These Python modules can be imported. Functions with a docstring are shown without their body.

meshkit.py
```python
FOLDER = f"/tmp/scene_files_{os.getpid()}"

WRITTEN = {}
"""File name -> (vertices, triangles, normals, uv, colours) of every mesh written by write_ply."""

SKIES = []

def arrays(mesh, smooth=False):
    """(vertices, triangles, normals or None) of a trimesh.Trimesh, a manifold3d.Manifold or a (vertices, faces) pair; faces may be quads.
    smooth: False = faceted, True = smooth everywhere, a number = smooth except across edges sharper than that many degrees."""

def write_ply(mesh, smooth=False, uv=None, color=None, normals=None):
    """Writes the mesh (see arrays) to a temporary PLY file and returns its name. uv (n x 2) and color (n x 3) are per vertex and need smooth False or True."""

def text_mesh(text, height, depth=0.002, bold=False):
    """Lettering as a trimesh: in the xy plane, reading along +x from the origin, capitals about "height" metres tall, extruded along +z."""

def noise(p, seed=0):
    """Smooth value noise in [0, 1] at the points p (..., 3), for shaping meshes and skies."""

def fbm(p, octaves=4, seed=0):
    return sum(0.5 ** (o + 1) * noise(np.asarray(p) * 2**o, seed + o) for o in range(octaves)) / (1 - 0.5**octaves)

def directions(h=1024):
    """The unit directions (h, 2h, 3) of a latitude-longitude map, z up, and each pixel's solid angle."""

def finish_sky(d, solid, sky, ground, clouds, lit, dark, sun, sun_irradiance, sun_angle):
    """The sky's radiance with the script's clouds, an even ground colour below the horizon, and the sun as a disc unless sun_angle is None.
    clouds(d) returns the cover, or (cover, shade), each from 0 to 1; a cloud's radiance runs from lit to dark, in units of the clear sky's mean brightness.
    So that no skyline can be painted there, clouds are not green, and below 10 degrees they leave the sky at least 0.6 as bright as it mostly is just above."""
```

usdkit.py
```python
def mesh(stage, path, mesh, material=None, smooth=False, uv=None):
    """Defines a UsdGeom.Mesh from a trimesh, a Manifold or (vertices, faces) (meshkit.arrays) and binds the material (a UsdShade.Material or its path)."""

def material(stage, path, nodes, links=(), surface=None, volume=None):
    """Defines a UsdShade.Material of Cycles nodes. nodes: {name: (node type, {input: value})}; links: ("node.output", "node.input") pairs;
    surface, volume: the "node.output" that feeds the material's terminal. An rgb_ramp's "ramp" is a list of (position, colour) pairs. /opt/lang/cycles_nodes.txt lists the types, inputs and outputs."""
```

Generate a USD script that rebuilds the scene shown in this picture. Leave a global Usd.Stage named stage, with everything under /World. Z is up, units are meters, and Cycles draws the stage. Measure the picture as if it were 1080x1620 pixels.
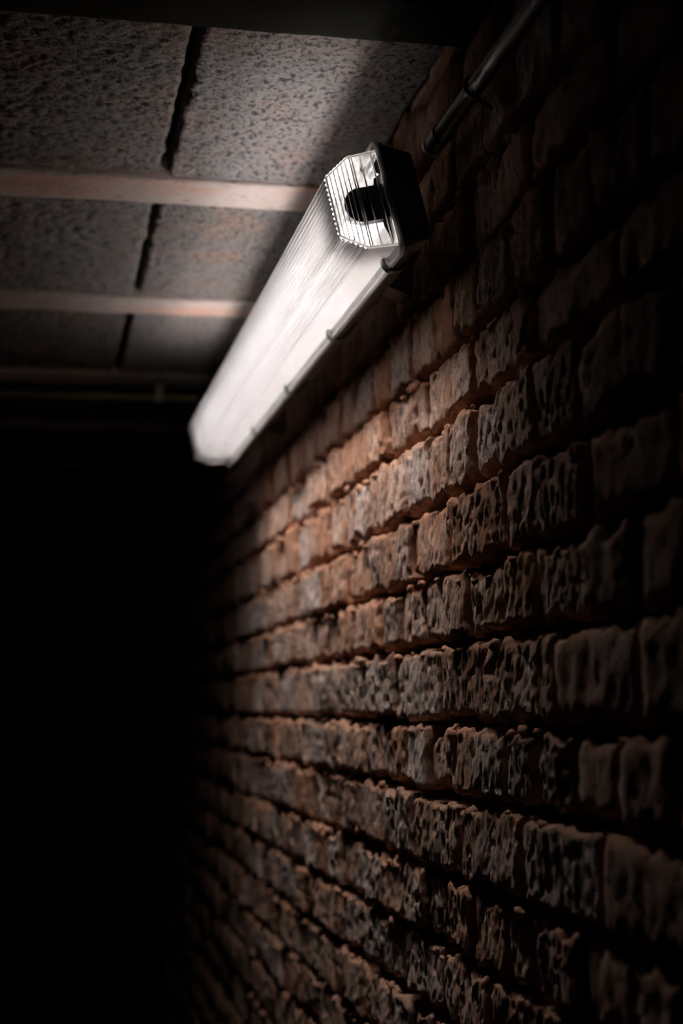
import math, numpy as np, trimesh, usdkit, meshkit, manifold3d
from pxr import Usd, UsdGeom, UsdShade, Gf, Sdf, Vt
from shapely.geometry import Point, Polygon

stage = Usd.Stage.CreateInMemory()
UsdGeom.SetStageUpAxis(stage, UsdGeom.Tokens.z)
UsdGeom.SetStageMetersPerUnit(stage, 1.0)
UsdGeom.Xform.Define(stage, '/World')

# ------------------------------------------------------------------ camera
EYE = 1.6                                   # height of the lens above the floor
cam = UsdGeom.Camera.Define(stage, '/World/camera')
right = (0.9784374, -0.20583972, -0.01703696)
up = (-0.01036099, -0.13129694, 0.99128894)
fwd = (0.20628354, 0.96973766, 0.13059854)
cam.AddTransformOp().Set(Gf.Matrix4d(*right, 0, *up, 0, -fwd[0], -fwd[1], -fwd[2], 0, 0, 0, EYE, 1))
cam.CreateHorizontalApertureAttr(24.0)
cam.CreateVerticalApertureAttr(36.0)
cam.CreateFocalLengthAttr(2289.61 / 1080 * 24)
cam.CreateFStopAttr(3.5)
cam.CreateFocusDistanceAttr(1.53)
cam.CreateClippingRangeAttr(Gf.Vec2f(0.02, 60))
cam.CreateExposureAttr(0.0)
TUBE_STRENGTH = 330.0                         # radiance of the fluorescent tube, the only lamp of the place

# ------------------------------------------------------------------ helpers
WALL = 0.447                                # x of the brick faces
CEIL = EYE + 0.725                          # soffit of the concrete beams
used = {}


def numbered(path):
    n = used.get(path, 0)
    used[path] = n + 1
    return path if n == 0 else f'{path}_{n:03d}'


def keys(p, **kw):
    for k, v in kw.items():
        if v:
            p.SetCustomDataByKey(k, v)


def thing(name, label=None, category=None, loc=(0, 0, 0), roty=0.0, kind=None, group=None):
    x = UsdGeom.Xform.Define(stage, numbered('/World/' + name))
    x.AddTranslateOp().Set(Gf.Vec3d(*map(float, loc)))
    if roty:
        x.AddRotateYOp().Set(float(roty))
    keys(x.GetPrim(), label=label, category=category, kind=kind, group=group)
    return x.GetPrim()


def obj(name, m, material, parent=None, smooth=False, label=None, kind=None, category=None, prim=None):
    base = '/World' if parent is None else str(parent.GetPath())
    p = usdkit.mesh(stage, numbered(base + '/' + name), m, material, smooth=smooth)
    keys(p.GetPrim(), label=label, kind=kind, category=category)
    if prim:
        for k, v in prim.items():
            UsdGeom.PrimvarsAPI(p).CreatePrimvar(k, Sdf.ValueTypeNames.FloatArray, 'vertex').Set(Vt.FloatArray.FromNumpy(np.asarray(v, np.float32)))
    return p.GetPrim()


def box(lo, hi):
    lo, hi = np.array(lo, float), np.array(hi, float)
    m = trimesh.creation.box(hi - lo)
    m.apply_translation((lo + hi) / 2)
    return m


def rbox(lo, hi, r):
    """A box with rounded edges: the hull of eight small spheres."""
    s = []
    for x in (lo[0] + r, hi[0] - r):
        for y in (lo[1] + r, hi[1] - r):
            for z in (lo[2] + r, hi[2] - r):
                s.append(manifold3d.Manifold.sphere(r, 12).translate((x, y, z)))
    return manifold3d.Manifold.batch_hull(s)


def tube(points, r, n=14, caps=True):
    """A round bar along a polyline."""
    P = np.array(points, float)
    T = np.gradient(P, axis=0)
    T /= np.linalg.norm(T, axis=1)[:, None]
    ref = np.array([0, 0, 1.0]) if abs(T[0][2]) < 0.9 else np.array([1.0, 0, 0])
    r = np.broadcast_to(r, len(P))
    ang = np.linspace(0, 2 * np.pi, n, endpoint=False)
    V, F = [], []
    for p, t, rr in zip(P, T, r):
        a = ref - t * (ref @ t)
        a /= np.linalg.norm(a)
        ref = a
        b = np.cross(t, a)
        V.append(p + rr * (np.cos(ang)[:, None] * a + np.sin(ang)[:, None] * b))
    for i in range(len(P) - 1):
        for j in range(n):
            k = (j + 1) % n
            F += [[i * n + j, i * n + k, (i + 1) * n + k], [i * n + j, (i + 1) * n + k, (i + 1) * n + j]]
    V = np.vstack(V)
    if caps:
        c = len(V)
        V = np.vstack([V, P[0], P[-1]])
        e = (len(P) - 1) * n
        for j in range(n):
            k = (j + 1) % n
            F += [[c, k, j], [c + 1, e + j, e + k]]
    return V, np.array(F)


def cyl(y0, y1, r, x=0.0, z=0.0, n=32):
    return tube([(x, y0, z), (x, y1, z)], r, n)


def prism(poly, y0, y1):
    """A polygon in (x, z) extruded along y."""
    m = trimesh.creation.extrude_polygon(poly, y1 - y0, engine='earcut')
    v = np.array(m.vertices)
    m.vertices = np.stack([v[:, 0], y1 - v[:, 2], v[:, 1]], 1)
    m.fix_normals()
    return m


def join(*ms):
    V, F, n = [], [], 0
    for m in ms:
        v, f, _ = meshkit.arrays(m)
        V.append(v); F.append(f + n); n += len(v)
    return np.vstack(V), np.vstack(F)


def L(name, nodes, links, surface):
    return usdkit.material(stage, '/World/Looks/' + name, nodes, links, surface=surface)


def sm(x, a, b):
    t = np.clip((x - a) / (b - a), 0, 1)
    return t * t * (3 - 2 * t)


# ------------------------------------------------------------------ materials
def plain(name, color, rough=0.6, metallic=0.0, bump=0.0, scale=200.0, spec=0.5):
    nodes = {'p': ('principled_bsdf', {'base_color': color, 'roughness': rough, 'metallic': metallic, 'specular_ior_level': spec})}
    links = []
    if bump:
        nodes |= {'g': ('geometry', {}), 'n': ('noise_texture', {'scale': scale, 'detail': 5.0}), 'b': ('bump', {'strength': bump, 'distance': 0.002})}
        links += [('g.position', 'n.vector'), ('n.fac', 'b.height'), ('b.normal', 'p.normal')]
    return L(name, nodes, links, 'p.BSDF')


def brick_look(name, pale, body, stain, amount):
    """Old brick: a pale dusty face over an orange body that shows at chipped edges (primvar chip), with dark specks."""
    return L(name, {
        'g': ('geometry', {}),
        'm': ('mapping', {'scale': (1.0, 1.0, 0.45)}),
        'n1': ('noise_texture', {'scale': 22.0, 'detail': 6.0, 'roughness': 0.65}),
        'r1': ('rgb_ramp', {'ramp': [(0.0, (0, 0, 0)), (0.42 - amount, (0, 0, 0)), (0.62 - amount, (1, 1, 1)), (1.0, (1, 1, 1))]}),
        'chip': ('attribute', {'attribute': 'chip'}),
        'inv': ('math', {'math_type': 'subtract', 'value1': 1.0, 'use_clamp': True}),
        'mul': ('math', {'math_type': 'multiply'}),
        'c1': ('mix', {'color1': body, 'color2': pale}),
        'n2': ('noise_texture', {'scale': 130.0, 'detail': 5.0, 'roughness': 0.7}),
        'r2': ('rgb_ramp', {'ramp': [(0.0, (1, 1, 1)), (0.36, (1, 1, 1)), (0.47, (0, 0, 0)), (1.0, (0, 0, 0))]}),
        'mf': ('math', {'math_type': 'multiply', 'value2': 0.75}),
        'c2': ('mix', {'color2': stain}),
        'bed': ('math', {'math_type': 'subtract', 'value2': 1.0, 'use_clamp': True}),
        'c3': ('mix', {'color2': (0.13, 0.10, 0.085)}),      # shade inside the joints, painted dark on the brick rims
        'n3': ('noise_texture', {'scale': 320.0, 'detail': 6.0, 'roughness': 0.75}),
        'b1': ('bump', {'strength': 0.6, 'distance': 0.005}),
        'b2': ('bump', {'strength': 0.55, 'distance': 0.010}),
        'p': ('principled_bsdf', {'roughness': 0.95, 'specular_ior_level': 0.1}),
    }, [('g.position', 'm.vector'), ('m.vector', 'n1.vector'), ('m.vector', 'n2.vector'), ('g.position', 'n3.vector'),
        ('n1.fac', 'r1.fac'), ('chip.fac', 'inv.value2'), ('r1.color', 'mul.value1'), ('inv.value', 'mul.value2'), ('mul.value', 'c1.fac'),
        ('n2.fac', 'r2.fac'), ('r2.color', 'mf.value1'), ('mf.value', 'c2.fac'), ('c1.color', 'c2.color1'),
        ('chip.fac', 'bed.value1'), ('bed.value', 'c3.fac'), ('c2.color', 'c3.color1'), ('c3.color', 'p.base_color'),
        ('n2.fac', 'b2.height'), ('n3.fac', 'b1.height'), ('b2.normal', 'b1.normal'), ('b1.normal', 'p.normal')], 'p.BSDF')


BRICK = [
    brick_look('brick_rose', (0.88, 0.62, 0.50), (0.60, 0.33, 0.215), (0.17, 0.11, 0.09), 0.05),
    brick_look('brick_grey', (0.83, 0.64, 0.555), (0.56, 0.32, 0.22), (0.15, 0.12, 0.11), 0.10),
    brick_look('brick_orange', (0.85, 0.57, 0.44), (0.62, 0.31, 0.19), (0.18, 0.10, 0.07), -0.03),
    brick_look('brick_brown', (0.78, 0.56, 0.47), (0.53, 0.28, 0.18), (0.13, 0.09, 0.08), 0.0),
]
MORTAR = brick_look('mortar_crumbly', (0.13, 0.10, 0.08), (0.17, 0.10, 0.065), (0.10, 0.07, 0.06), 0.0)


def porous(name, base, tint, pit, pits, stretch=(1, 1, 1)):
    """Rough cast concrete full of dark pores."""
    return L(name, {
        'g': ('geometry', {}),
        'm': ('mapping', {'scale': stretch}),
        'n1': ('noise_texture', {'scale': 9.0, 'detail': 5.0, 'roughness': 0.6}),
        'r1': ('rgb_ramp', {'ramp': [(0.0, base), (0.48, base), (0.68, tint), (1.0, tint)]}),
        'n2': ('noise_texture', {'scale': 140.0, 'detail': 4.0, 'roughness': 0.6}),
        'r2': ('rgb_ramp', {'ramp': [(0.0, (1, 1, 1)), (pits - 0.06, (1, 1, 1)), (pits + 0.05, (0, 0, 0)), (1.0, (0, 0, 0))]}),
        'mf': ('math', {'math_type': 'multiply', 'value2': 0.85}),
        'c': ('mix', {'color2': pit}),
        'n3': ('noise_texture', {'scale': 420.0, 'detail': 4.0}),
        'b1': ('bump', {'strength': 0.5, 'distance': 0.0015}),
        'b2': ('bump', {'strength': 0.8, 'distance': 0.003}),
        'p': ('principled_bsdf', {'roughness': 0.95, 'specular_ior_level': 0.1}),
    }, [('g.position', 'm.vector'), ('m.vector', 'n1.vector'), ('m.vector', 'n2.vector'), ('m.vector', 'n3.vector'),
        ('n1.fac', 'r1.fac'), ('n2.fac', 'r2.fac'), ('r2.color', 'mf.value1'), ('mf.value', 'c.fac'), ('r1.color', 'c.color1'),
        ('c.color', 'p.base_color'), ('n2.fac', 'b2.height'), ('n3.fac', 'b1.height'), ('b2.normal', 'b1.normal'), ('b1.normal', 'p.normal')], 'p.BSDF')


BLOCK = [porous('block_grey', (0.122, 0.112, 0.109), (0.145, 0.110, 0.097), (0.02, 0.018, 0.017), 0.455),
         porous('block_warm', (0.102, 0.092, 0.088), (0.128, 0.092, 0.074), (0.018, 0.016, 0.014), 0.46)]
BEAM = porous('beam_concrete', (0.265, 0.22, 0.20), (0.29, 0.17, 0.125), (0.07, 0.038, 0.028), 0.37, (0.5, 1.2, 1.2))
SHADED_BEAM = plain('shaded_beam', (0.018, 0.017, 0.013), 0.9, spec=0.02, bump=0.4, scale=90)  # near beam only: its lack of light is painted in as near-black
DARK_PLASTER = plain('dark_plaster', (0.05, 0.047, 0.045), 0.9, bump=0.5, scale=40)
CONCRETE = plain('floor_concrete', (0.07, 0.066, 0.062), 0.85, bump=0.5, scale=30)
JOINT = plain('joint_dark', (0.05, 0.045, 0.04), 0.95, bump=0.6, scale=80)
TRAY_GREY = plain('housing_grey', (0.10, 0.10, 0.10), 0.55)
BLACK = plain('black_plastic', (0.012, 0.012, 0.013), 0.35)
RUBBER = plain('gasket_rubber', (0.02, 0.02, 0.008), 0.8)
CLIP = plain('clip_steel', (0.16, 0.155, 0.15), 0.38, metallic=0.85)
WHITE = plain('white_enamel', (0.07, 0.069, 0.068), 0.45)
CAPMETAL = plain('tube_cap_metal', (0.65, 0.63, 0.60), 0.3, metallic=0.9)
PIPE = plain('conduit_steel', (0.085, 0.078, 0.074), 0.42, metallic=0.8, bump=0.35, scale=160)
BUSH = plain('bush_steel', (0.75, 0.72, 0.70), 0.5, metallic=0.4)
HANGER = plain('hanger_paint', (0.42, 0.40, 0.34), 0.6)
PIPE_DARK = plain('pipe_dark', (0.16, 0.15, 0.05), 0.5, metallic=0.3)
TUBE = L('tube_light', {'e': ('emission', {'color': (1.0, 0.945, 0.93), 'strength': TUBE_STRENGTH}), 'f': ('fresnel', {'IOR': 1.5}),
                       'gl': ('glossy_bsdf', {'color': (1, 1, 1), 'roughness': 0.4}), 'm': ('mix_closure', {})},
         [('f.fac', 'm.fac'), ('e.emission', 'm.closure1'), ('gl.BSDF', 'm.closure2')], 'm.closure')
TUBE_END = L('tube_end_light', {'e': ('emission', {'color': (1.0, 0.93, 0.90), 'strength': TUBE_STRENGTH * 0.72}), 'f': ('fresnel', {'IOR': 1.5}),
                               'gl': ('glossy_bsdf', {'color': (1, 1, 1), 'roughness': 0.4}), 'm': ('mix_closure', {})},
             [('f.fac', 'm.fac'), ('e.emission', 'm.closure1'), ('gl.BSDF', 'm.closure2')], 'm.closure')


def lens(name, clear, color, rough=0.3, ior=1.75, back=0.25, side=None):
    """Moulded plastic: reflects by fresnel at both faces (2R / (1 + R)), passes some light straight and spreads the rest."""
    extra, links = {}, []
    if side is not None:                    # primvar clearness: the unribbed sides are clearer
        extra = {'at': ('attribute', {'attribute': 'clearness'}), 'milk': ('attribute', {'attribute': 'milk'}), 'mc': ('mix', {'color1': color, 'color2': side})}
        links = [('at.fac', 'm2.fac'), ('milk.fac', 'mc.fac'), ('mc.color', 'tl.color'), ('mc.color', 'df.color')]
    return L(name, extra | {
        'g': ('geometry', {}),
        'n': ('noise_texture', {'scale': 60.0, 'detail': 4.0}),
        'b': ('bump', {'strength': 0.03, 'distance': 0.001}),
        'tl': ('translucent_bsdf', {'color': color}),
        'df': ('diffuse_bsdf', {'color': color}),
        'm1': ('mix_closure', {'fac': back}),
        'lw': ('layer_weight', {'blend': 0.5}),                # 1 - facing is the cosine: a slanting ray crosses more of the plastic
        'co': ('math', {'math_type': 'subtract', 'value1': 1.02, 'use_clamp': True}),
        'pl': ('math', {'math_type': 'divide', 'value1': 1.0}),
        'ab': ('math', {'math_type': 'power', 'value1': 0.35}),
        'tr': ('transparent_bsdf', {}),
        'm2': ('mix_closure', {'fac': clear}),
        'f': ('fresnel', {'IOR': ior}),
        'f2': ('math', {'math_type': 'multiply', 'value2': 2.0}),
        'f3': ('math', {'math_type': 'add', 'value2': 1.0}),
        'f4': ('math', {'math_type': 'divide', 'use_clamp': True}),
        'gl': ('glossy_bsdf', {'color': (0.95, 0.95, 0.95), 'roughness': rough}),
        'm3': ('mix_closure', {}),
    }, [('g.position', 'n.vector'), ('n.fac', 'b.height'), ('b.normal', 'gl.normal'),
        ('f.fac', 'f2.value1'), ('f.fac', 'f3.value1'), ('f2.value', 'f4.value1'), ('f3.value', 'f4.value2'),
        ('lw.facing', 'co.value2'), ('co.value', 'pl.value2'), ('pl.value', 'ab.value2'), ('ab.value', 'tr.color'),
        ('tl.BSDF', 'm1.closure1'), ('df.BSDF', 'm1.closure2'), ('m1.closure', 'm2.closure1'), ('tr.BSDF', 'm2.closure2'),
        ('f4.value', 'm3.fac'), ('m2.closure', 'm3.closure1'), ('gl.BSDF', 'm3.closure2')] + links, 'm3.closure')


DIFFUSER = lens('diffuser_plastic', 0.1, (0.052, 0.0505, 0.050), side=(0.33, 0.322, 0.318))
FLANGE = plain('flange_plastic', (0.10, 0.098, 0.096), 0.3)
LIP = lens('lip_plastic', 0.0, (0.62, 0.60, 0.59), 0.3, 1.1)
RIB = lens('rib_plastic', 0.0, (0.80, 0.78, 0.77), 0.2, 1.1)
CLEAR = L('clear_plastic', {
    'tr': ('transparent_bsdf', {'color': (0.50, 0.497, 0.494)}),
    'gl': ('glossy_bsdf', {'color': (1, 1, 1), 'roughness': 0.05}),
    'f': ('fresnel', {'IOR': 1.5}),
    'm': ('mix_closure', {})}, [('f.fac', 'm.fac'), ('tr.BSDF', 'm.closure1'), ('gl.BSDF', 'm.closure2')], 'm.closure')

# ------------------------------------------------------------------ room shell
Y0, Y1, X0 = -1.6, 6.0, -3.0
obj('floor', box((X0, Y0, -0.1), (WALL + 0.3, Y1, 0)), CONCRETE, kind='structure')
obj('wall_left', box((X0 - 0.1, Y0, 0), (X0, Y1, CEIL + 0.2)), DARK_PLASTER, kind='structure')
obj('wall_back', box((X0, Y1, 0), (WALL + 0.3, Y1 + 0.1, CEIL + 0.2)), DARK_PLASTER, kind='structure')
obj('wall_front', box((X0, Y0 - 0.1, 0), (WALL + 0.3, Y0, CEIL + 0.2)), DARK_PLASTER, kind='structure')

# ---- brick wall
wall = thing('wall_right', kind='structure')
WY0, WY1 = Y0, Y1
rng = np.random.default_rng(7)


def mortar_mesh(ya, yb, za, zb, step):
    ys, zs = np.arange(ya, yb + step / 2, step), np.arange(za, zb + step / 2, step)
    Yg, Zg = np.meshgrid(ys, zs, indexing='ij')
    P = np.stack([np.zeros_like(Yg), Yg, Zg], -1)
    d = 0.038 + 0.022 * (meshkit.fbm(P * 30, 3, 11) - 0.5) * 2 - 0.020 * sm(meshkit.fbm(P * (1, 22, 34), 3, 5), 0.55, 0.75)
    V = np.stack([WALL + np.clip(d, 0.006, 0.06), Yg, Zg], -1).reshape(-1, 3)
    n, m = len(ys), len(zs)
    i = (np.arange(n - 1)[:, None] * m + np.arange(m - 1)[None]).ravel()
    F = np.vstack([np.stack([i, i + 1, i + m], 1), np.stack([i + 1, i + m + 1, i + m], 1)])
    chip = sm(meshkit.fbm(P * 14, 2, 3), 0.4, 0.6).ravel()
    return (V, F), chip


def brick_mesh(y0, y1, z0, z1, seed, step):
    """Front and rim of one weathered brick; the rim runs back into the mortar."""
    r = np.random.default_rng(seed)
    ny, nz = max(4, int(round((y1 - y0) / step)) + 1), max(4, int(round((z1 - z0) / step)) + 1)
    u, v = np.linspace(-1, 1, ny), np.linspace(-1, 1, nz)
    U, Vv = np.meshgrid(u, v, indexing='ij')
    hy, hz, cy, cz = (y1 - y0) / 2, (z1 - z0) / 2, (y0 + y1) / 2, (z0 + z1) / 2
    tilt = r.uniform(-0.03, 0.03)
    y = cy + U * hy
    z = cz + Vv * hz + tilt * (y - cy)
    P = np.stack([np.full_like(y, seed * 0.37), y, z], -1)
    # an uneven outline
    y = y + U ** 3 * 0.010 * (meshkit.fbm(P * 38, 3, 21) - 0.5) * 2
    z = z + Vv ** 3 * 0.015 * (meshkit.fbm(P * (1, 48, 30), 3, 22) - 0.5) * 2
    e = np.minimum((1 - np.abs(U)) * hy, (1 - np.abs(Vv)) * hz)
    R = 0.0035 + 0.012 * sm(meshkit.fbm(P * 42, 2, 23), 0.5, 0.85)
    t = np.clip(1 - e / R, 0, 1)
    drop = R * (1 - np.sqrt(np.clip(1 - t * t, 0, 1))) * 0.9
    streak = meshkit.fbm(P * (1, 110, 16), 4, 24) - 0.5
    lump = meshkit.fbm(P * (1, 20, 16), 2, 25) - 0.5
    fine = meshkit.fbm(P * (1, 150, 90), 3, 26) - 0.5
    pit = sm(meshkit.fbm(P * (1, 130, 70), 2, 27), 0.63, 0.76)
    out = r.uniform(-0.004, 0.005) + 0.0065 * streak + 0.008 * lump + 0.005 * fine - 0.0035 * pit + r.uniform(-0.04, 0.04) * (y - cy) + r.uniform(-0.05, 0.05) * (z - cz)
    chip = np.clip(sm(t, 0.15, 0.8) * 0.8 + 0.9 * sm(Vv + 0.35 * (meshkit.fbm(P * 40, 2, 28) - 0.5), 0.62, 0.92) + 0.5 * pit, 0, 1)
    X = WALL - out + drop
    Vt_ = np.stack([X, y, z], -1)
    # rim
    ring = [(i, 0) for i in range(ny)] + [(ny - 1, j) for j in range(1, nz)] + [(i, nz - 1) for i in range(ny - 2, -1, -1)] + [(0, j) for j in range(nz - 2, 0, -1)]
    idx = np.arange(ny * nz).reshape(ny, nz)
    i = idx[:-1, :-1].ravel()
    F = [np.stack([i, i + 1, i + nz], 1), np.stack([i + 1, i + nz + 1, i + nz], 1)]
    a = np.array([idx[p] for p in ring])
    b = np.arange(len(a)) + ny * nz
    back = Vt_.reshape(-1, 3)[a].copy()
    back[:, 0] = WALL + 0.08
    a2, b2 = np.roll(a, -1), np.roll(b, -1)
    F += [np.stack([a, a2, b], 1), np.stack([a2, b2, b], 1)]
    return (np.vstack([Vt_.reshape(-1, 3), back]), np.vstack(F)), np.concatenate([chip.ravel(), np.full(len(a), 2.0)])  # the rim value picks the painted joint shade


JZ = [0.725, 0.693, 0.613, 0.534, 0.454, 0.373, 0.301, 0.215, 0.135, 0.060, -0.026, -0.103, -0.188]   # bed joints, above the lens
SC = WALL / 0.435
JZ = [CEIL - EYE] + [z * SC for z in JZ[1:]]
while JZ[-1] > -EYE + 0.06:
    JZ.append(JZ[-1] - 0.0805)
JZ[-1] = -EYE
ANCHOR = {5: [1.39, 1.576, 1.75, 1.95], 7: [1.29, 1.478, 1.645, 1.857], 9: [1.383, 1.554, 1.738, 1.913, 2.09, 2.27],
          10: [1.319, 1.42, 1.492, 1.589, 1.693, 1.767, 1.92, 2.09, 2.19, 2.36, 2.46], 11: [1.479, 1.653, 1.82, 1.985]}
ANCHOR = {k: [y * SC for y in v] for k, v in ANCHOR.items()}
rest = []
for row in range(len(JZ) - 1):
    zt, zb = JZ[row], JZ[row + 1]
    header = row % 2 == 0
    pitch = 0.098 if header else 0.183
    ys = list(ANCHOR.get(row, [1.4 + rng.uniform(0, pitch)]))
    while ys[-1] < WY1 - 0.05:
        ys.append(ys[-1] + pitch * rng.uniform(0.86, 1.16))
    while ys[0] > WY0 + 0.05:
        ys.insert(0, ys[0] - pitch * rng.uniform(0.86, 1.16))
    for ya, yb in zip(ys[:-1], ys[1:]):
        g = rng.uniform(0.0035, 0.008)
        gz = rng.uniform(0.007, 0.0115)
        a, b, lo, hi = ya + g, yb - g, zb + gz + EYE, zt - gz * 0.55 + EYE
        if hi - lo < 0.02:
            hi = lo + 0.02
        seed = int(rng.integers(1, 10 ** 6))
        look = int(rng.choice(4, p=[0.36, 0.26, 0.2, 0.18]))
        seen = 1.10 < ya and yb < 3.45 and zb > -0.80 and zb > -0.30 * yb and zt < 0.70
        (m, chip) = brick_mesh(a, b, lo, hi, seed, 0.0035 if seen else 0.009 if 0.75 < ya < 1.2 and zb > -1 else 0.02)
        if seen:
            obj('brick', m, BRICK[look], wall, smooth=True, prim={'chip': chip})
        else:
            rest.append((m, chip))
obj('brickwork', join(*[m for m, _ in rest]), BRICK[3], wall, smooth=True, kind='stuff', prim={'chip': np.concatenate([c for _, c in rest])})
(mm, mc) = mortar_mesh(1.0, 3.5, EYE - 0.95, CEIL + 0.02, 0.007)
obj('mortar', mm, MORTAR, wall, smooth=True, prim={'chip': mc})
rc = np.random.default_rng(23)
crumbs, cc = [], []
base_ico = trimesh.creation.icosphere(1, 1.0)
for row in range(3, 20):
    for k in range(34):
        y = rc.uniform(1.25, 3.1)
        r = rc.uniform(0.003, 0.008)
        v = base_ico.vertices * (1 + 1.3 * (meshkit.fbm(base_ico.vertices * 2.3 + rc.uniform(0, 99), 2, 9) - 0.5)[:, None])
        v = v * r * np.array([0.8, rc.uniform(0.9, 2.4), rc.uniform(0.6, 1.0)]) + (WALL + rc.uniform(-0.003, 0.008), y, JZ[row] + EYE - 0.005 + rc.uniform(-0.006, 0.004))
        crumbs.append((v, base_ico.faces)); cc.append(np.full(len(v), rc.uniform(0, 1)))
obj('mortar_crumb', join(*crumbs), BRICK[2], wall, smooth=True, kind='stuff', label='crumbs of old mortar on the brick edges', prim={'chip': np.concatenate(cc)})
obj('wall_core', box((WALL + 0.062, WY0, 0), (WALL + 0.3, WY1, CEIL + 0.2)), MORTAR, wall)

# ---- ceiling of concrete beams with porous blocks between them
ceiling = thing('ceiling', kind='structure')
obj('slab', box((X0, Y0, CEIL + 0.035), (WALL + 0.3, Y1, CEIL + 0.25)), JOINT, ceiling)


def plank(x0, x1, y0, y1, z, step, seed, amp, edge, depth=0.05, ragged=0.003, pit=0.0):
    """The underside and rim of a rough cast piece, its rim running up into the slab."""
    nx, ny = max(3, int((x1 - x0) / step) + 1), max(3, int((y1 - y0) / step) + 1)
    U, W_ = np.meshgrid(np.linspace(-1, 1, nx), np.linspace(-1, 1, ny), indexing='ij')
    hx, hy = (x1 - x0) / 2, (y1 - y0) / 2
    x, y = (x0 + x1) / 2 + U * hx, (y0 + y1) / 2 + W_ * hy
    P = np.stack([x, y, np.full_like(x, seed * 0.71)], -1)
    x = x + U ** 5 * ragged * 2 * (meshkit.fbm(P * 45, 3, 31) - 0.5)
    y = y + W_ ** 5 * ragged * 2 * (meshkit.fbm(P * 45, 3, 32) - 0.5)
    e = np.minimum((1 - np.abs(U)) * hx, (1 - np.abs(W_)) * hy)
    t = np.clip(1 - e / edge, 0, 1)
    up_ = edge * (1 - np.sqrt(np.clip(1 - t * t, 0, 1)))
    h = amp * 2 * (meshkit.fbm(P * (1, 1, 1) * 11, 3, 33) - 0.5) + pit * sm(meshkit.fbm(P * (100, 130, 1), 2, 34), 0.52, 0.72)
    Z = z + up_ + h
    V = np.stack([x, y, Z], -1)
    idx = np.arange(nx * ny).reshape(nx, ny)
    i = idx[:-1, :-1].ravel()
    F = [np.stack([i, i + 1, i + ny], 1), np.stack([i + 1, i + ny + 1, i + ny], 1)]
    ring = [(a, 0) for a in range(nx)] + [(nx - 1, b) for b in range(1, ny)] + [(a, ny - 1) for a in range(nx - 2, -1, -1)] + [(0, b) for b in range(ny - 2, 0, -1)]
    a = np.array([idx[p] for p in ring]); b = np.arange(len(a)) + nx * ny
    back = V.reshape(-1, 3)[a].copy(); back[:, 2] = z + depth
    a2, b2 = np.roll(a, -1), np.roll(b, -1)
    F += [np.stack([a, a2, b], 1), np.stack([a2, b2, b], 1)]
    return np.vstack([V.reshape(-1, 3), back]), np.vstack(F)


beams = [0.72, 1.333, 1.942, 2.546, 3.155, 3.76, 4.37]
for k, y in enumerate(beams):
    proud = 0.022 if k == 1 else 0.0
    obj('concrete_beam', plank(X0, WALL + 0.02, y, y + 0.106, CEIL - proud, 0.008 if 1 <= k <= 4 else 0.05, 50 + k, 0.0025, 0.004, 0.09, 0.003), SHADED_BEAM if k == 1 else BEAM, ceiling, smooth=True)
cols = [-1.33, -1.08, -0.83, -0.58, -0.35, -0.10, 0.168, 0.455]
s = 100
for ya, yb in zip(beams[:-1], beams[1:]):
    for xa, xb in zip(cols[:-1], cols[1:]):
        s += 1
        near = xb > -0.1 and 1.2 < ya < 3.0
        j = 0.0055
        obj('ceiling_block', plank(xa + j, xb - j, ya + 0.106 + 0.0025, yb - 0.0025, CEIL + 0.006 + 0.003 * math.sin(s * 2.3), 0.0042 if near else 0.03, s, 0.003, 0.006, 0.06, 0.006, 0.0035), BLOCK[s % 2], ceiling, smooth=True)

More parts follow.
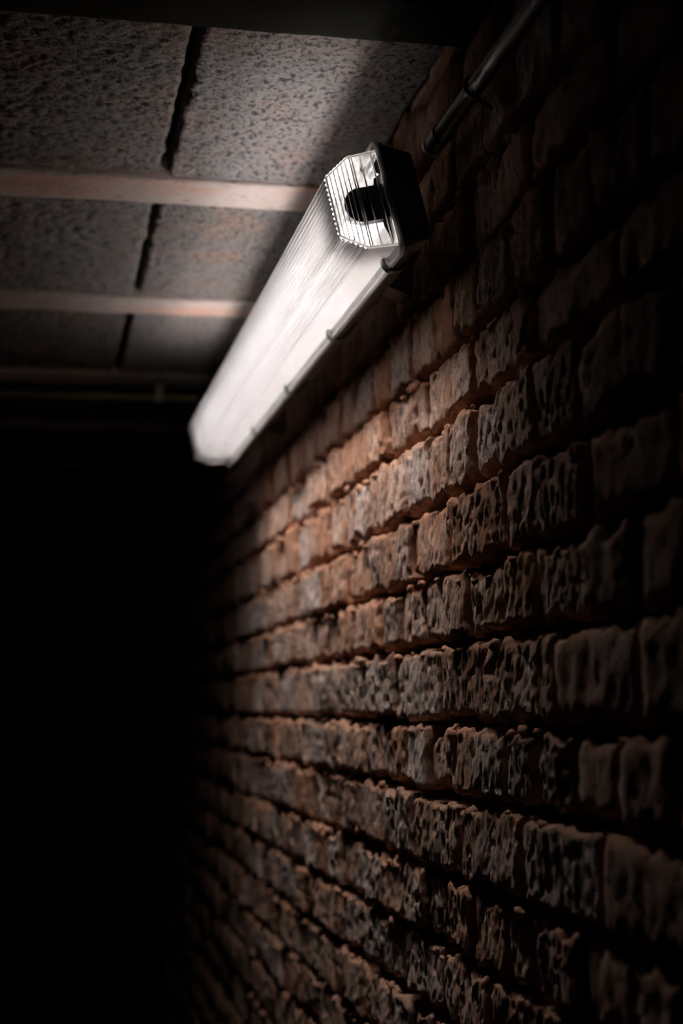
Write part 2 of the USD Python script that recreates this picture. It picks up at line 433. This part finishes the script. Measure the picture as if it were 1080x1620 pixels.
# ------------------------------------------------------------------ fluorescent lamp
# local frame: +x towards the wall, y along the lamp, z up its back plate; tilted so that the face looks slightly down
TILT = -13.05
LEN0, LEN1 = 1.45, 2.86
LC = (0.3720, LEN0, 0.5383 + EYE)          # middle of the back plate at the near end
lamp = thing('fluorescent_lamp', 'long lit fluorescent lamp with ribbed clear plastic cover, clipped along its edge, on brick wall', 'lamp', LC, TILT)
LL = LEN1 - LEN0


def rounded(x0, x1, z0, z1, r):
    return Polygon([(x0, z0), (x1, z0), (x1, z1), (x0, z1)]).buffer(-r).buffer(r, quad_segs=6)


def frame(half, y0, y1, inner, xa, xb, r, ends=0.005):
    """A rounded rectangular frame lying in the (y, z) plane, from x = xa to xb."""
    o = Polygon([(y0, -half), (y1, -half), (y1, half), (y0, half)]).buffer(-r).buffer(r, quad_segs=8)
    o = o.difference(Polygon([(y0 + ends, -half + inner), (y1 - ends, -half + inner), (y1 - ends, half - inner), (y0 + ends, half - inner)]).buffer(-r * 0.8).buffer(r * 0.8, quad_segs=8))
    m = trimesh.creation.extrude_polygon(o, xb - xa, engine='earcut')
    v = np.array(m.vertices)
    m.vertices = np.stack([v[:, 2] + xa, v[:, 0], v[:, 1]], 1)
    m.fix_normals()
    return m


# housing behind the cover
hs = manifold3d.Manifold.batch_hull([manifold3d.Manifold.sphere(0.006, 16).translate((x, y, z)) for x, y, z in
     [(-0.0, yy, zz) for yy in (0.004, LL - 0.004) for zz in (-0.052, 0.052)] + [(0.029, yy, zz) for yy in (0.014, LL - 0.014) for zz in (-0.044, 0.044)]])
obj('housing', hs, TRAY_GREY, lamp, smooth=35)
obj('housing_rim', frame(0.0630, -0.004, LL + 0.004, 0.010, -0.0015, 0.0015, 0.014), FLANGE, lamp, smooth=30)
obj('gasket', frame(0.0612, -0.003, LL + 0.003, 0.010, -0.0035, -0.0013, 0.013), RUBBER, lamp, smooth=30)
obj('cover_flange', frame(0.0592, -0.0025, LL + 0.0025, 0.0078, -0.0080, -0.0033, 0.008), FLANGE, lamp, smooth=30)
obj('flange_lip', frame(0.0637, -0.0048, LL + 0.0048, 0.0032, -0.0095, -0.0033, 0.010, 0.002), LIP, lamp, smooth=30)

# ribbed cover: smooth sides, then ribs over the chamfers and the front
side0, side1, front = (0.0525, 0.006), (0.0505, 0.0405), (0.0325, 0.0685)


def seg_ribs(p, q, n, h):
    """Points from p to q (z, depth) with n ribs standing h proud."""
    p, q = np.array(p), np.array(q)
    t = (q - p) / np.linalg.norm(q - p)
    nrm = np.array([t[1], -t[0]])
    if nrm @ ((p + q) / 2 - np.array([0, 0.03])) < 0:
        nrm = -nrm
    out = []
    for i in range(n):
        for s_, hh in ((0.0, 0.0), (0.30, 0.0), (0.45, 0.8), (0.55, 1.0), (0.70, 1.0), (0.82, 0.8), (0.97, 0.0)):
            out.append(p + (q - p) * (i + s_) / n + nrm * h * hh)
    return out


def sides(z0, d0, z1, d1):
    return [np.array((z0, d0)), np.array((z1, d1))]


strips = [(sides(-side0[0], side0[1], -side1[0], side1[1]), 0.84),
          (seg_ribs((-side1[0], side1[1]), (-front[0], front[1]), 6, 0.0019) + [np.array((-front[0], front[1]))], 0.035),
          (seg_ribs((-front[0], front[1]), (front[0], front[1]), 12, 0.0019) + [np.array((front[0], front[1]))], 0.006),
          (seg_ribs((front[0], front[1]), (side1[0], side1[1]), 6, 0.0019) + [np.array((side1[0], side1[1]))], (0.02, 0.75)),
          (sides(side1[0], side1[1], side0[0], side0[1]), 0.84)]


def sweep(pr, ys):
    n, V, F = len(pr), [], []
    for y in ys:
        V.append(np.stack([-pr[:, 1], np.full(n, y), pr[:, 0]], 1))
    for k in range(len(ys) - 1):
        for i in range(n - 1):
            F += [[k * n + i, k * n + i + 1, (k + 1) * n + i + 1], [k * n + i, (k + 1) * n + i + 1, (k + 1) * n + i]]
    return np.vstack(V), np.array(F)


CAPT = 0.0035
dv, df, dc, dm = [], [], [], []
for pr, clearness in strips:                # each face has its own vertices so that the clearness changes sharply
    v_, f_ = sweep(np.array(pr), np.linspace(CAPT, LL - CAPT, 2))
    df.append(f_ + sum(map(len, dv))); dv.append(v_); dm.append(np.full(len(v_), float(len(pr) == 2))); dc.append(np.tile(np.linspace(*np.broadcast_to(clearness, 2), len(pr)), 2))
obj('diffuser', (np.vstack(dv), np.vstack(df)), DIFFUSER, lamp, label='ribbed translucent lamp cover', prim={'clearness': np.concatenate(dc), 'milk': np.concatenate(dm)})
six = Polygon([(-d, z) for z, d in ((-side0[0], side0[1]), (-side1[0], side1[1]), (-front[0], front[1]), (front[0], front[1]), (side1[0], side1[1]), (side0[0], side0[1]))])
sixl = list(six.exterior.coords)


def half_at(d):
    """Half height of the cover at depth d."""
    return float(np.interp(d, [side0[1], side1[1], front[1]], [side0[0], side1[0], front[0]]))


for y0, y1, sgn in ((0.0, 0.0012, -1), (LL - 0.0012, LL, 1)):
    cap = obj('end_window', prism(six.buffer(-0.0004), y0, y1), CLEAR, lamp, label='clear end window of the cover')
    for d in (0.0145, 0.027, 0.0365, 0.0390, 0.0445, 0.0495, 0.0545, 0.0595, 0.0645):
        hh = half_at(d) - 0.001
        yy = -0.0004 if sgn < 0 else LL + 0.0004
        obj('end_rib', tube([(-d, yy, -hh), (-d, yy, hh)], 0.0009 if d < 0.04 else 0.0007, 8), RIB, cap, smooth=True)
    # the moulded edge where window and cover meet
    edge = six.buffer(0.0010).difference(six.buffer(-0.0008))
    obj('window_edge', prism(edge, -0.0002 if sgn < 0 else LL - 0.0032, 0.0032 if sgn < 0 else LL + 0.0002), RIB, cap)
    obj('edge_shade_strip', prism(Polygon([(-0.0689, -front[0]), (-0.0673, -front[0]), (-0.0673, front[0]), (-0.0689, front[0])]), 0.0033 if sgn < 0 else LL - 0.0049, 0.0049 if sgn < 0 else LL - 0.0033), RUBBER, cap, label='dark strip for the edge shading at the end of the ribs')  # thin dark strip added to draw the shading of the cap edge

# inside: white gear tray, tube between two black lampholders
trayp = Polygon([(-0.004, -0.047), (-0.0055, -0.047), (-0.012, -0.024), (-0.012, 0.024), (-0.0055, 0.047), (-0.004, 0.047)])
obj('gear_tray', prism(trayp, 0.022, LL - 0.022), WHITE, lamp, label='white reflector tray behind the tube')
T0, T1, TD = 0.056, LL - 0.056, 0.028
TE = 0.11                                    # the worn ends of the tube glow more weakly
tb = obj('tube', cyl(T0 + TE, T1 - TE, 0.008, -TD, 0), TUBE, lamp, smooth=30, label='glowing white tube')
for ya, yb in ((T0, T0 + TE), (T1 - TE, T1)):
    obj('tube_end', cyl(ya, yb, 0.008, -TD, 0), TUBE_END, tb, smooth=30, label='dimmer worn end of the tube')
for y0, y1, hy0, hy1 in ((T0 - 0.034, T0, T0 - 0.044, T0 - 0.030), (T1, T1 + 0.034, T1 + 0.030, T1 + 0.044)):
    obj('tube_cap', cyl(y0, y1, 0.0085, -TD, 0), CAPMETAL, lamp, smooth=30)
    sh = Polygon([(-0.0045, -0.019), (-0.034, -0.019), (-0.034, 0.019), (-0.0045, 0.019)]).union(Point(-0.034, 0).buffer(0.019, quad_segs=14))
    obj('lampholder', prism(sh, hy0, hy1), BLACK, lamp, smooth=30, label='black rounded lampholder')
obj('cable_gland', tube([(-0.004, 0.006, 0.036), (-0.004, 0.03, 0.036)], [0.009, 0.009], 20), BLACK, lamp, smooth=30, label='black cable gland')

# steel clips that hold the cover to the housing, along both long edges
cl_y = [0.056, 0.365, 0.70, 1.045, LL - 0.02]
for sg in (-1, 1):
    for yc in cl_y:
        path = [(-0.0105, 0.0475), (-0.0130, 0.0530), (-0.0125, 0.0600), (-0.0090, 0.0655), (-0.0020, 0.0672), (0.0060, 0.0655), (0.0140, 0.0610), (0.022, 0.0545), (0.027, 0.0495)]
        q = np.array(path)
        q = np.array([[np.interp(t, np.arange(len(q)), q[:, k]) for k in (0, 1)] for t in np.linspace(0, len(q) - 1, 25)])
        o = np.vstack([q[:1], (q[:-2] + q[1:-1] + q[2:]) / 3, q[-1:]])
        w, th = 0.0045, 0.0019
        T = np.gradient(o, axis=0); T /= np.linalg.norm(T, axis=1)[:, None]
        N = np.stack([-T[:, 1], T[:, 0]], 1)
        ring = []
        for oo, nn in zip(o, N):
            ring.append([(oo[0] + nn[0] * th * a, yc + w * b, sg * (oo[1] + nn[1] * th * a)) for a, b in ((-1, -1), (-1, 1), (1, 1), (1, -1))])
        V = np.array(ring).reshape(-1, 3)
        F = []
        for i in range(len(o) - 1):
            for j in range(4):
                a, b = i * 4 + j, i * 4 + (j + 1) % 4
                F += [[a, b, b + 4], [a, b + 4, a + 4]]
        e = (len(o) - 1) * 4
        F += [[0, 2, 1], [0, 3, 2], [e, e + 1, e + 2], [e, e + 2, e + 3]]
        mc_ = trimesh.Trimesh(V, np.array(F)); mc_.fix_normals()
        obj('clip', mc_, CLIP, lamp, smooth=40, label='dark steel spring clip')
for yb_ in (0.25, LL - 0.25):
    # a wedge bracket carries the tilted housing on the wall
    c, s_ = math.cos(math.radians(TILT)), math.sin(math.radians(TILT))
    pts = []
    for yy in (yb_ - 0.02, yb_ + 0.02):
        for wx, wz in ((0.030, -0.035), (0.030, 0.035)):
            pts.append((wx, yy, wz))
        for Zw in (-0.045, 0.02):                 # world points on the wall face, taken into the lamp's frame
            dx, dz = WALL + 0.012 - LC[0], Zw
            pts.append((c * dx - s_ * dz, yy, s_ * dx + c * dz))
    obj('bracket', manifold3d.Manifold.hull_points(np.array(pts)), CLIP, lamp)

# ------------------------------------------------------------------ conduit on the wall, running towards the lamp
CX, CZ = 0.4245, 0.608 + EYE
con = thing('conduit_pipe', 'thin steel conduit pipe running along brick wall above and beyond lamp end', 'pipe', (CX, 1.485, CZ))
obj('pipe', cyl(-2.6, -0.03, 0.0092), PIPE, con, smooth=30)
obj('coupling', cyl(-0.046, -0.016, 0.0112), PIPE, con, smooth=30)
obj('coupling_ring', cyl(-0.016, -0.011, 0.0098), RUBBER, con, smooth=30)
obj('end_bush', tube([(0, -0.011, 0), (0, -0.004, 0), (0, 0.0, 0)], [0.0116, 0.0116, 0.0095], 28), BUSH, con, smooth=30, label='bright bush at the pipe end')
for ys in (-0.165, -1.1):
    sad = obj('saddle', join(tube([(0.021, ys, -0.024)] + [(0.0105 * math.sin(a) * -1, ys, -0.0105 * math.cos(a)) for a in np.linspace(0, math.pi, 13)] + [(0.021, ys, 0.024)], 0.0022, 8)), CLIP, con, smooth=True)
    obj('screw', tube([(0.022, ys, 0.019), (0.008, ys, 0.019)], 0.0032, 10), CLIP, sad, smooth=30)

# ------------------------------------------------------------------ pipe across the far end under the ceiling
RY, RZ = 3.30, EYE + 0.708
rail = thing('ceiling_pipe', 'dark pipe under far end of concrete ceiling, held by a small pale hanger', 'pipe', (0, RY, RZ))
obj('pipe', tube([(-2.9, 0, 0), (WALL - 0.0, 0, 0)], 0.008, 20), PIPE_DARK, rail, smooth=30)
obj('hanger', join(box((0.266, -0.011, -0.010), (0.284, 0.011, 0.030))), HANGER, rail)
